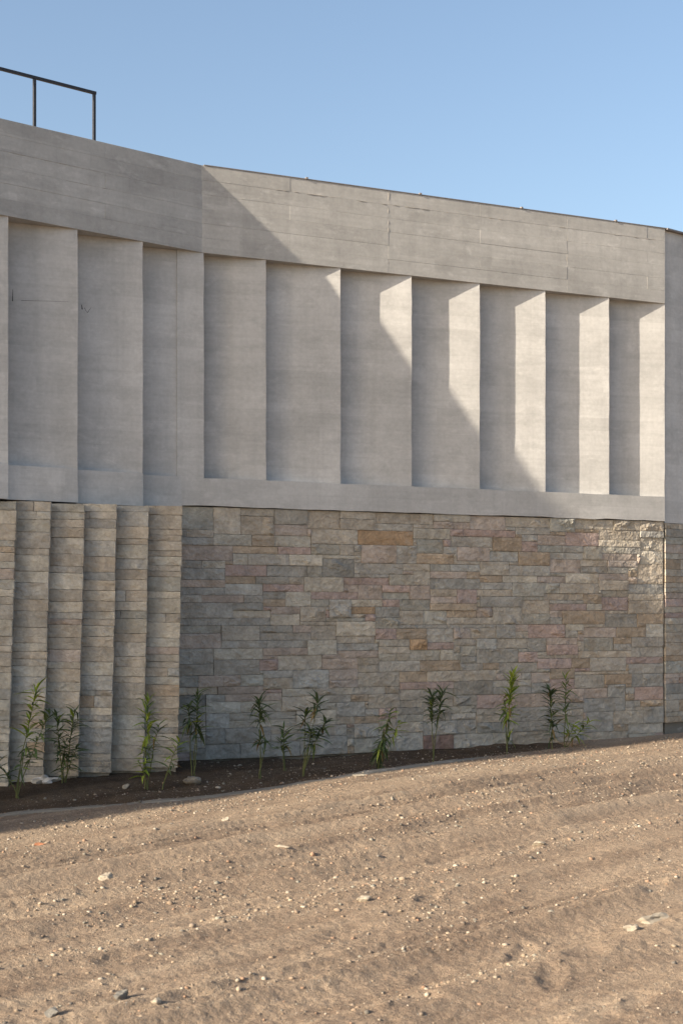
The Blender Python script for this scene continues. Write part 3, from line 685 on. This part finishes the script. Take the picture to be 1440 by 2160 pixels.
# ---- battered stone fins, stepping back one behind the other
FIN_TOP = 1.087
names = ['first stepped stone fin left of the flat stone wall', 'second stepped stone fin left of the flat stone wall', 'third stepped stone fin left of the flat stone wall',
         'fourth stepped stone fin left of the flat stone wall', 'fifth stepped stone fin left of the flat stone wall', 'sixth stone fin, cut by the left edge of the picture']
PHI = math.radians(4.0)
for n, (pxx, bot) in enumerate([(385, -1.585), (312, -1.60), (243, -1.60), (175, -1.62), (105, -1.66), (35, -1.70)]):
    t = (pxx - 385) / 350.0
    ex = -1.637 + 1.54 * t; ey = 14.66 + 0.75 * t                     # top of the free edge
    hh = FIN_TOP - bot; lean = hh / 2.70
    tx, ty = ex - 0.024 * lean, ey - 0.24 * lean                      # foot of the free edge
    up = Vector((ex - tx, ey - ty, hh)); ln = up.length; up.normalize()
    u = Vector((math.cos(PHI), math.sin(PHI), 0)); back = up.cross(u); back.normalize(); u = back.cross(up); u.normalize()
    W = 0.385 + 0.01 * n
    o0 = Vector((tx, ty, Z(bot))) - u * W
    fin = empty('stone_fin', o0, 0, names[n], 'stone fin', 'stepped stone fins')
    fin.matrix_world = Matrix(((u.x, back.x, up.x, o0.x), (u.y, back.y, up.y, o0.y), (u.z, back.z, up.z, o0.z), (0, 0, 0, 1)))
    # core behind the facing, its right side cut back along the view into the wall
    v = [(0.0, 0.05, -0.3), (W - 0.02, 0.05, -0.3), (W - 0.28, 0.55, -0.3), (0.0, 0.55, -0.3), (0.0, 0.05, ln - 0.004), (W - 0.02, 0.05, ln - 0.004), (W - 0.28, 0.55, ln - 0.004), (0.0, 0.55, ln - 0.004)]
    mesh_obj('core', v, [(0,3,2,1),(4,5,6,7),(0,1,5,4),(1,2,6,5),(2,3,7,6),(3,0,4,7)], M_MORTAR, fin)
    stack(fin, W, ln - [0.0, 0.012, 0.004, 0.018, 0.0, 0.01][n], 80 + n, ['be'] * 7 + ['gr'] * 3 + ['cr'] * 6 + ['gg'] * 3 + ['pk2', 'or2'], 0.2, 0.055, 0.165, 0.018, 0.005)

# ------------------------------------------------------------------ railing
rail_root = empty('railing', (CX, CY, Z(Z_TOP)), AL, 'dark steel railing on top of the left concrete wall', 'railing')
zr = 5.374 - Z_TOP
mesh_obj('top_rail', *box_geo(-6.0, -1.194, 0.187, 0.216, zr - 0.029, zr, 0.002), M_RAIL, rail_root)
for t in (-1.215, -1.888, -2.56, -3.23, -3.90):
    mesh_obj('post', *box_geo(t - 0.0145, t + 0.0145, 0.188, 0.215, -0.02, zr - 0.0295, 0.002), M_RAIL, rail_root)

# ------------------------------------------------------------------ plants
def leaf_mesh(name, length, width, droop, mat):
    n = 5; vs = []; fs = []
    for k in range(n + 1):
        t = k / n; wv = width * math.sin(math.pi * (0.06 + 0.94 * t) ** 0.8) * 0.5 if k < n else 0.0
        x = length * t; z = -droop * length * t * t
        vs += [(x, -wv, z + wv * 0.5), (x, 0, z), (x, wv, z + wv * 0.5)]
        if k:
            a = 3 * (k - 1); fs += [(a, a + 3, a + 4, a + 1), (a + 1, a + 4, a + 5, a + 2)]
    m_ = bpy.data.meshes.new(name); m_.from_pydata(vs, [], fs); m_.update(); m_.materials.append(mat)
    m_.polygons.foreach_set('use_smooth', [True] * len(m_.polygons)); return m_
LEAVES = {k: [leaf_mesh('leaf', L, w, d, m_) for (L, w, d) in ((0.145, 0.026, 0.15), (0.175, 0.027, 0.35), (0.115, 0.023, 0.05), (0.16, 0.025, 0.6))]
          for k, m_ in (('d', M_LEAF_DARK), ('m', M_LEAF_MID), ('l', M_LEAF_LIGHT), ('b', M_LEAF_DRY))}
def tube(pts, r0, r1, sides=5):
    vs, fs = [], []
    for k, p in enumerate(pts):
        t = k / (len(pts) - 1); r_ = r0 * (1 - t) + r1 * t
        for s_ in range(sides):
            a = 2 * math.pi * s_ / sides; vs.append((p[0] + r_ * math.cos(a), p[1] + r_ * math.sin(a), p[2]))
        if k:
            for s_ in range(sides):
                s2 = (s_ + 1) % sides; fs.append((sides * (k - 1) + s_, sides * (k - 1) + s2, sides * k + s2, sides * k + s_))
    fs.append(tuple(range(sides * (len(pts) - 1), sides * len(pts))))
    return vs, fs
def plant(x, y, label, stems, seed):
    """stems: list of (lean_x, lean_y, height, tone, [(from, to, leaves, tilt)])"""
    q, p = qp(x, y); z0 = float(bed_z(np.array(q), np.array(p)))
    root = empty('young_shrub', (x, y, z0 - 0.01), 0, label, 'plant', 'young shrubs planted along the wall')
    r = random.Random(seed)
    for (lx, ly, hgt, tone, zones) in stems:
        n = 7; pts = []
        bx, by = r.uniform(-.02, .02), r.uniform(-.02, .02)
        for k in range(n + 1):
            t = k / n
            pts.append((bx + lx * t ** 1.3 + r.uniform(-.006, .006), by + ly * t ** 1.3 + r.uniform(-.006, .006), hgt * t))
        mesh_obj('stem', *tube(pts, 0.0065, 0.0025), M_STEM, root, True)
        for (f0, f1, cnt, tilt) in zones:
            cnt = int(cnt * 1.6)
            a = r.uniform(0, 6.28)
            for k in range(cnt):
                t = f0 + (f1 - f0) * (k + r.random() * 0.6) / cnt; t = min(t, 0.999)
                i = int(t * n); fr_ = t * n - i
                P = [pts[i][c] * (1 - fr_) + pts[i + 1][c] * fr_ for c in range(3)]
                a += 2.1 + r.uniform(-.5, .5)
                tn = tone if r.random() < .78 else r.choice('dmlb'); droop_ = r.random() < 0.12
                o = bpy.data.objects.new('leaf', r.choice(LEAVES[tn])); link(o, root)
                el = math.radians(tilt + 25 * (t - f0) / max(1e-3, f1 - f0) + r.uniform(-22, 22) - (60 if droop_ or tn == 'b' else 0))
                d = Vector((math.cos(a) * math.cos(el), math.sin(a) * math.cos(el), math.sin(el)))
                o.rotation_euler = (d.to_track_quat('X', 'Z') @ Matrix.Rotation(r.uniform(-.5, .5), 3, 'X').to_quaternion()).to_euler()
                o.location = P; s_ = r.uniform(0.6, 1.2); o.scale = (s_, s_ * r.uniform(0.8, 1.2), s_)
plant(-3.02, 13.25, 'tall yellow green shrub before the fifth stone fin, nearest the left edge',
      [(0.20, 0.0, 1.02, 'l', [(0.55, 1.0, 30, 35)]), (0.30, 0.05, 0.80, 'm', [(0.45, 1.0, 26, 5)]), (0.10, -0.05, 0.52, 'm', [(0.5, 1.0, 12, -10)]), (-0.22, -0.1, 0.42, 'd', [(0.4, 1.0, 14, 10)])], 1)
plant(-2.68, 13.75, 'bushy dark green shrub in front of the fourth stone fin',
      [(0.08, 0.0, 0.72, 'd', [(0.3, 1.0, 34, 15)]), (-0.05, 0.03, 0.66, 'd', [(0.35, 1.0, 28, 15)]), (0.02, 0.05, 0.40, 'm', [(0.2, 1.0, 16, 0)]), (0.13, -0.03, 0.36, 'd', [(0.4, 1.0, 10, 5)])], 2)
plant(-1.885, 13.74, 'slender light green shrub between the first two stone fins',
      [(0.03, 0.0, 0.86, 'l', [(0.25, 0.6, 12, 10), (0.6, 1.0, 22, 30)]), (0.11, 0.02, 0.64, 'm', [(0.55, 1.0, 14, 15)]), (-0.08, -0.05, 0.30, 'l', [(0.4, 1.0, 7, 0)])], 3)
plant(-1.72, 13.80, 'thin pale sprig leaning right at the foot of the first stone fin',
      [(0.16, 0.0, 0.47, 'l', [(0.6, 1.0, 8, 30)]), (0.09, 0.0, 0.30, 'm', [(0.6, 1.0, 5, 20)])], 4)
plant(-1.49, 14.28, 'dark tufted shrub at the corner between fins and flat stone wall',
      [(0.05, 0.0, 0.86, 'd', [(0.5, 1.0, 26, 25)]), (-0.03, 0.0, 0.74, 'd', [(0.7, 1.0, 20, 10)]), (0.03, 0.02, 0.5, 'd', [(0.8, 1.0, 6, 0)])], 5)
plant(-0.82, 14.30, 'upright dark shrub with two leaf tufts on one stem, second right of the fins',
      [(-0.02, 0.0, 0.80, 'd', [(0.42, 0.55, 10, 25), (0.70, 1.0, 30, 25)]), (0.05, 0.0, 0.30, 'm', [(0.85, 1.0, 3, 40)])], 6)
plant(-0.60, 15.0, 'smallest leafy sprig, between two taller dark shrubs',
      [(0.0, 0.0, 0.46, 'm', [(0.5, 1.0, 16, 25)]), (-0.05, 0.0, 0.32, 'm', [(0.6, 1.0, 7, 10)])], 7)
plant(-0.38, 14.55, 'spreading three tipped dark shrub left of the wall centre',
      [(0.03, 0.0, 0.66, 'd', [(0.78, 1.0, 14, 25)]), (0.15, 0.0, 0.80, 'd', [(0.45, 0.62, 8, 10), (0.80, 1.0, 16, 30)]), (0.24, 0.02, 0.58, 'd', [(0.55, 0.8, 10, 5), (0.82, 1.0, 12, 15)]), (0.10, 0.0, 0.5, 'd', [(0.6, 1.0, 14, 0)])], 8)
plant(0.385, 14.75, 'drooping leafy shrub with one bright yellow green side shoot near the wall centre',
      [(0.12, 0.0, 0.64, 'm', [(0.35, 0.75, 12, -30), (0.75, 1.0, 14, 0)]), (0.20, 0.0, 0.52, 'l', [(0.7, 1.0, 8, -15)]), (0.02, 0.0, 0.32, 'd', [(0.3, 1.0, 16, -50)]), (0.06, 0.0, 0.45, 'd', [(0.4, 1.0, 12, -40)])], 9)
plant(0.98, 15.30, 'dark shrub with a bare lower stem and broad forked crown right of centre',
      [(-0.02, 0.0, 0.78, 'd', [(0.58, 1.0, 32, 20)]), (0.11, 0.0, 0.80, 'd', [(0.68, 1.0, 24, 30)])], 10)
plant(1.86, 16.05, 'brightest yellow green shrub, tall and narrow on a bare stem',
      [(0.07, 0.0, 0.94, 'l', [(0.45, 0.62, 16, 5), (0.62, 1.0, 34, 45)]), (-0.02, 0.0, 0.62, 'm', [(0.65, 1.0, 12, 15)]), (0.04, 0.0, 0.25, 'l', [(0.7, 1.0, 4, 40)])], 11)
plant(2.44, 16.45, 'dark narrow shrub, left one of the rightmost pair',
      [(-0.03, 0.0, 0.76, 'd', [(0.45, 0.95, 30, 25), (0.85, 1.0, 12, 35)]), (0.02, 0.0, 0.40, 'd', [(0.4, 1.0, 14, 5)])], 12)
plant(2.60, 16.55, 'green shrub with a low shoot reaching right, right one of the rightmost pair',
      [(0.02, 0.0, 0.86, 'm', [(0.45, 1.0, 26, 25)]), (0.30, 0.0, 0.36, 'l', [(0.45, 1.0, 18, 10)]), (0.12, 0.0, 0.33, 'l', [(0.5, 1.0, 10, 25)])], 13)

# ------------------------------------------------------------------ loose rocks and gravel
import bmesh
def rock_mesh(name, sx, sy, sz, seed, mat, sub=2, rough=0.25, cuts=7):
    bm = bmesh.new(); bmesh.ops.create_icosphere(bm, subdivisions=sub, radius=1.0)
    r = np.random.default_rng(seed)
    pl = [(Vector(r.normal(size=3)).normalized(), r.uniform(0.42, 0.85)) for _ in range(cuts)]
    for v in bm.verts:
        c = v.co.normalized(); k = 1.0
        for nrm, d in pl:
            dd = c.dot(nrm)
            if dd > 1e-4: k = min(k, d / dd)
        k *= 1 + rough * float(fbm(c.x * 2.2 + seed, c.y * 2.2 + c.z * 1.7, 3))
        v.co = Vector((c.x * k * sx, c.y * k * sy, c.z * k * sz))
    m_ = bpy.data.meshes.new(name); bm.to_mesh(m_); bm.free(); m_.materials.append(mat); return m_
def rock(name, x, y, sx, sy, sz, seed, mat, label, bedded=False, rz=0.0, sink=0.3, cat='rock', rough=0.25):
    o = bpy.data.objects.new(name, rock_mesh(name, sx * 1.25, sy * 1.25, sz * 1.25, seed, mat, 3, rough * 1.4, 13)); link(o)
    if bedded:
        q, p = qp(x, y); z0 = float(bed_z(np.array(q), np.array(p)))
    else: z0 = float(ground_z(np.array([x]), np.array([y]))[0])
    o.location = (x, y, z0 + sz * (1 - sink) - sz * 0.15); o.rotation_euler = (0, 0, rz)
    return tag(o, label, cat)
rock('plaster_lump', -2.86, 13.75, 0.145, 0.07, 0.055, 31, M_PLASTER, 'crumpled white plaster lump in the bed below the stone fins', True, 0.15, 0.25, 'rubble', 0.7)
rock('rock', -1.47, 14.0, 0.105, 0.08, 0.055, 32, M_ROCK, 'flat grey brown rock in the soil right of the fins', True, -0.3)
rock('rock', -2.08, 13.72, 0.035, 0.03, 0.025, 33, M_PALE, 'small pale stone in the soil below the second fin', True)
rock('rock', -1.588, 9.62, 0.05, 0.04, 0.03, 34, M_PALE, 'pale angular stone standing alone left on the sunlit dirt')
rock('rock', -0.45, 10.40, 0.06, 0.018, 0.014, 35, M_PALE, 'pale finger shaped chip lying left of centre on the dirt', False, -0.55)
rock('rock', -0.969, 11.87, 0.035, 0.03, 0.025, 36, M_PALE, 'tan stone close to the shadow line left of centre')
rock('rock', 1.755, 7.93, 0.11, 0.075, 0.030, 37, M_PALE, 'large flat pale slab stone at the right edge of the dirt', False, 0.5)
rock('rock', 1.571, 7.66, 0.05, 0.04, 0.025, 38, M_ROCK, 'tan stone just below the large slab at the right')
rock('rock', 0.130, 8.69, 0.05, 0.03, 0.022, 39, M_PALE, 'pale stone at the crest of the rut near the picture centre', False, 0.2)
rock('rock', -0.883, 6.80, 0.032, 0.025, 0.02, 40, M_PALE, 'white stone in the bottom left foreground')
rock('rock', -1.07, 6.95, 0.04, 0.03, 0.028, 41, M_DARKROCK, 'dark grey stone beside the white one in the left foreground')
rock('rock', 0.19, 14.0, 0.07, 0.05, 0.014, 42, M_PALE, 'thin whitish flake at the shadow line near the centre', False, 0.3)
rock('brick_chip', -2.35, 11.05, 0.045, 0.03, 0.014, 43, M_BRICKCHIP, 'orange brick chip at the left edge of the dirt', False, 0.3, 0.3, 'rubble')
rock('rock', -1.36, 6.70, 0.045, 0.035, 0.03, 44, M_DARKROCK, 'dark stone in the bottom left corner')
rock('rock', 1.38, 10.05, 0.05, 0.03, 0.022, 45, M_PALE, 'buff stone on the rut crest in the right half')

# gravel: thousands of pebbles, one object
base = []
for k in range(8):
    m_ = rock_mesh('peb', 1, 0.8, 0.6, 200 + k, M_ROCK, 1, 0.3, 5)
    base.append((np.array([v.co[:] for v in m_.vertices]), np.array([p.vertices[:] for p in m_.polygons]))); bpy.data.meshes.remove(m_)
N = 46000
qx = rng.uniform(-3.6, 4.6, N * 3); qy = 5.0 + 12.6 * rng.random(N * 3) ** 0.85
q, p = qp(qx, qy)
dens = np.clip(0.30 + 1.2 * fbm(q * 0.8 + 9, p * 2.2, 3) + 0.9 * fbm(qx * 3, qy * 3, 2), 0.06, 1)
dens += 0.55 * np.exp(-((p - 5.95) / 0.13) ** 2) + 0.5 * np.exp(-((p - 2.25) / 0.35) ** 2) + 0.45 * np.exp(-((p - 4.5) / 0.15) ** 2) + 0.4 * np.exp(-((p - 3.3) / 0.12) ** 2) + 0.5 * np.exp(-((p - 7.1) / 0.15) ** 2)
inb = (p < kerb_p(q) - 0.08) & (q < K_END)
keep = (rng.random(N * 3) < np.where(inb, 0.22, dens)) & ((np.abs(p - kerb_p(q)) > 0.06) | (rng.random(N * 3) < 0.3)) & (p > np.where(q > -0.3, q * math.tan(AL - AM) + 0.03, 0.75))
qx, qy, inb = qx[keep][:N], qy[keep][:N], inb[keep][:N]; n = len(qx)
q, p = qp(qx, qy)
gz = np.where(inb, bed_z(q, p), np.where((np.abs(p - kerb_p(q)) < 0.06) & (q < K_END), terrain(q) + EYE + 0.02, ground_z(qx, qy)))
size = 0.0032 * (1 - rng.random(n)) ** (-0.50); size = np.clip(size, 0.0032, 0.021) * np.where(rng.random(n) < 0.02, 1.5, 1.0) * (1 + 0.3 * np.exp(-((p - 5.95) / 0.12) ** 2))
V, F, Cc = [], [], []
PC = np.array([(.27, .215, .16), (.30, .245, .185), (.34, .29, .23), (.20, .16, .125), (.16, .145, .125), (.36, .31, .25), (.29, .19, .13), (.22, .205, .17), (.24, .18, .13), (.25, .19, .14), (.28, .22, .16)])
b0 = 0
for k in range(n):
    bv, bf_ = base[k % 8]; a = rng.random() * 6.28; ca, sa = math.cos(a), math.sin(a); s_ = size[k]
    v = bv * s_ * np.array([1, 1, rng.uniform(0.7, 1.2)]); v = np.stack([v[:, 0] * ca - v[:, 1] * sa + qx[k], v[:, 0] * sa + v[:, 1] * ca + qy[k], v[:, 2] + gz[k] + s_ * 0.08], -1)
    V.append(v); F.append(bf_ + b0); b0 += len(v)
    c = PC[rng.integers(len(PC))] * rng.uniform(0.8, 1.15); Cc.append(np.tile(np.append(c, 1.0), (len(v), 1)))
V = np.concatenate(V); F = np.concatenate(F); Cc = np.concatenate(Cc)
me = bpy.data.meshes.new('gravel'); me.vertices.add(len(V)); me.vertices.foreach_set('co', V.astype(np.float32).ravel())
me.loops.add(F.size); me.loops.foreach_set('vertex_index', F.ravel().astype(np.int32))
me.polygons.add(len(F)); me.polygons.foreach_set('loop_start', np.arange(0, F.size, 3, dtype=np.int32)); me.update(calc_edges=True)
ca_ = me.color_attributes.new('tint', 'FLOAT_COLOR', 'POINT'); ca_.data.foreach_set('color', Cc.astype(np.float32).ravel())
m_, nt, b = new_mat('pebble_mix'); g = NT(nt); at = g.n('ShaderNodeAttribute'); at.attribute_name = 'tint'
g.l(g.mix(0.5, at.outputs['Color'], g.ramp(g.noise(g.coords(), 90, 3), [(0.3, 0.75), (0.7, 1.2)]), 'MULTIPLY'), b.inputs['Base Color']); b.inputs['Roughness'].default_value = 0.95
me.materials.append(m_)
gravel = link(bpy.data.objects.new('gravel', me)); tag(gravel, 'loose pebbles and gravel scattered over the dirt lot', 'gravel', None, 'stuff')
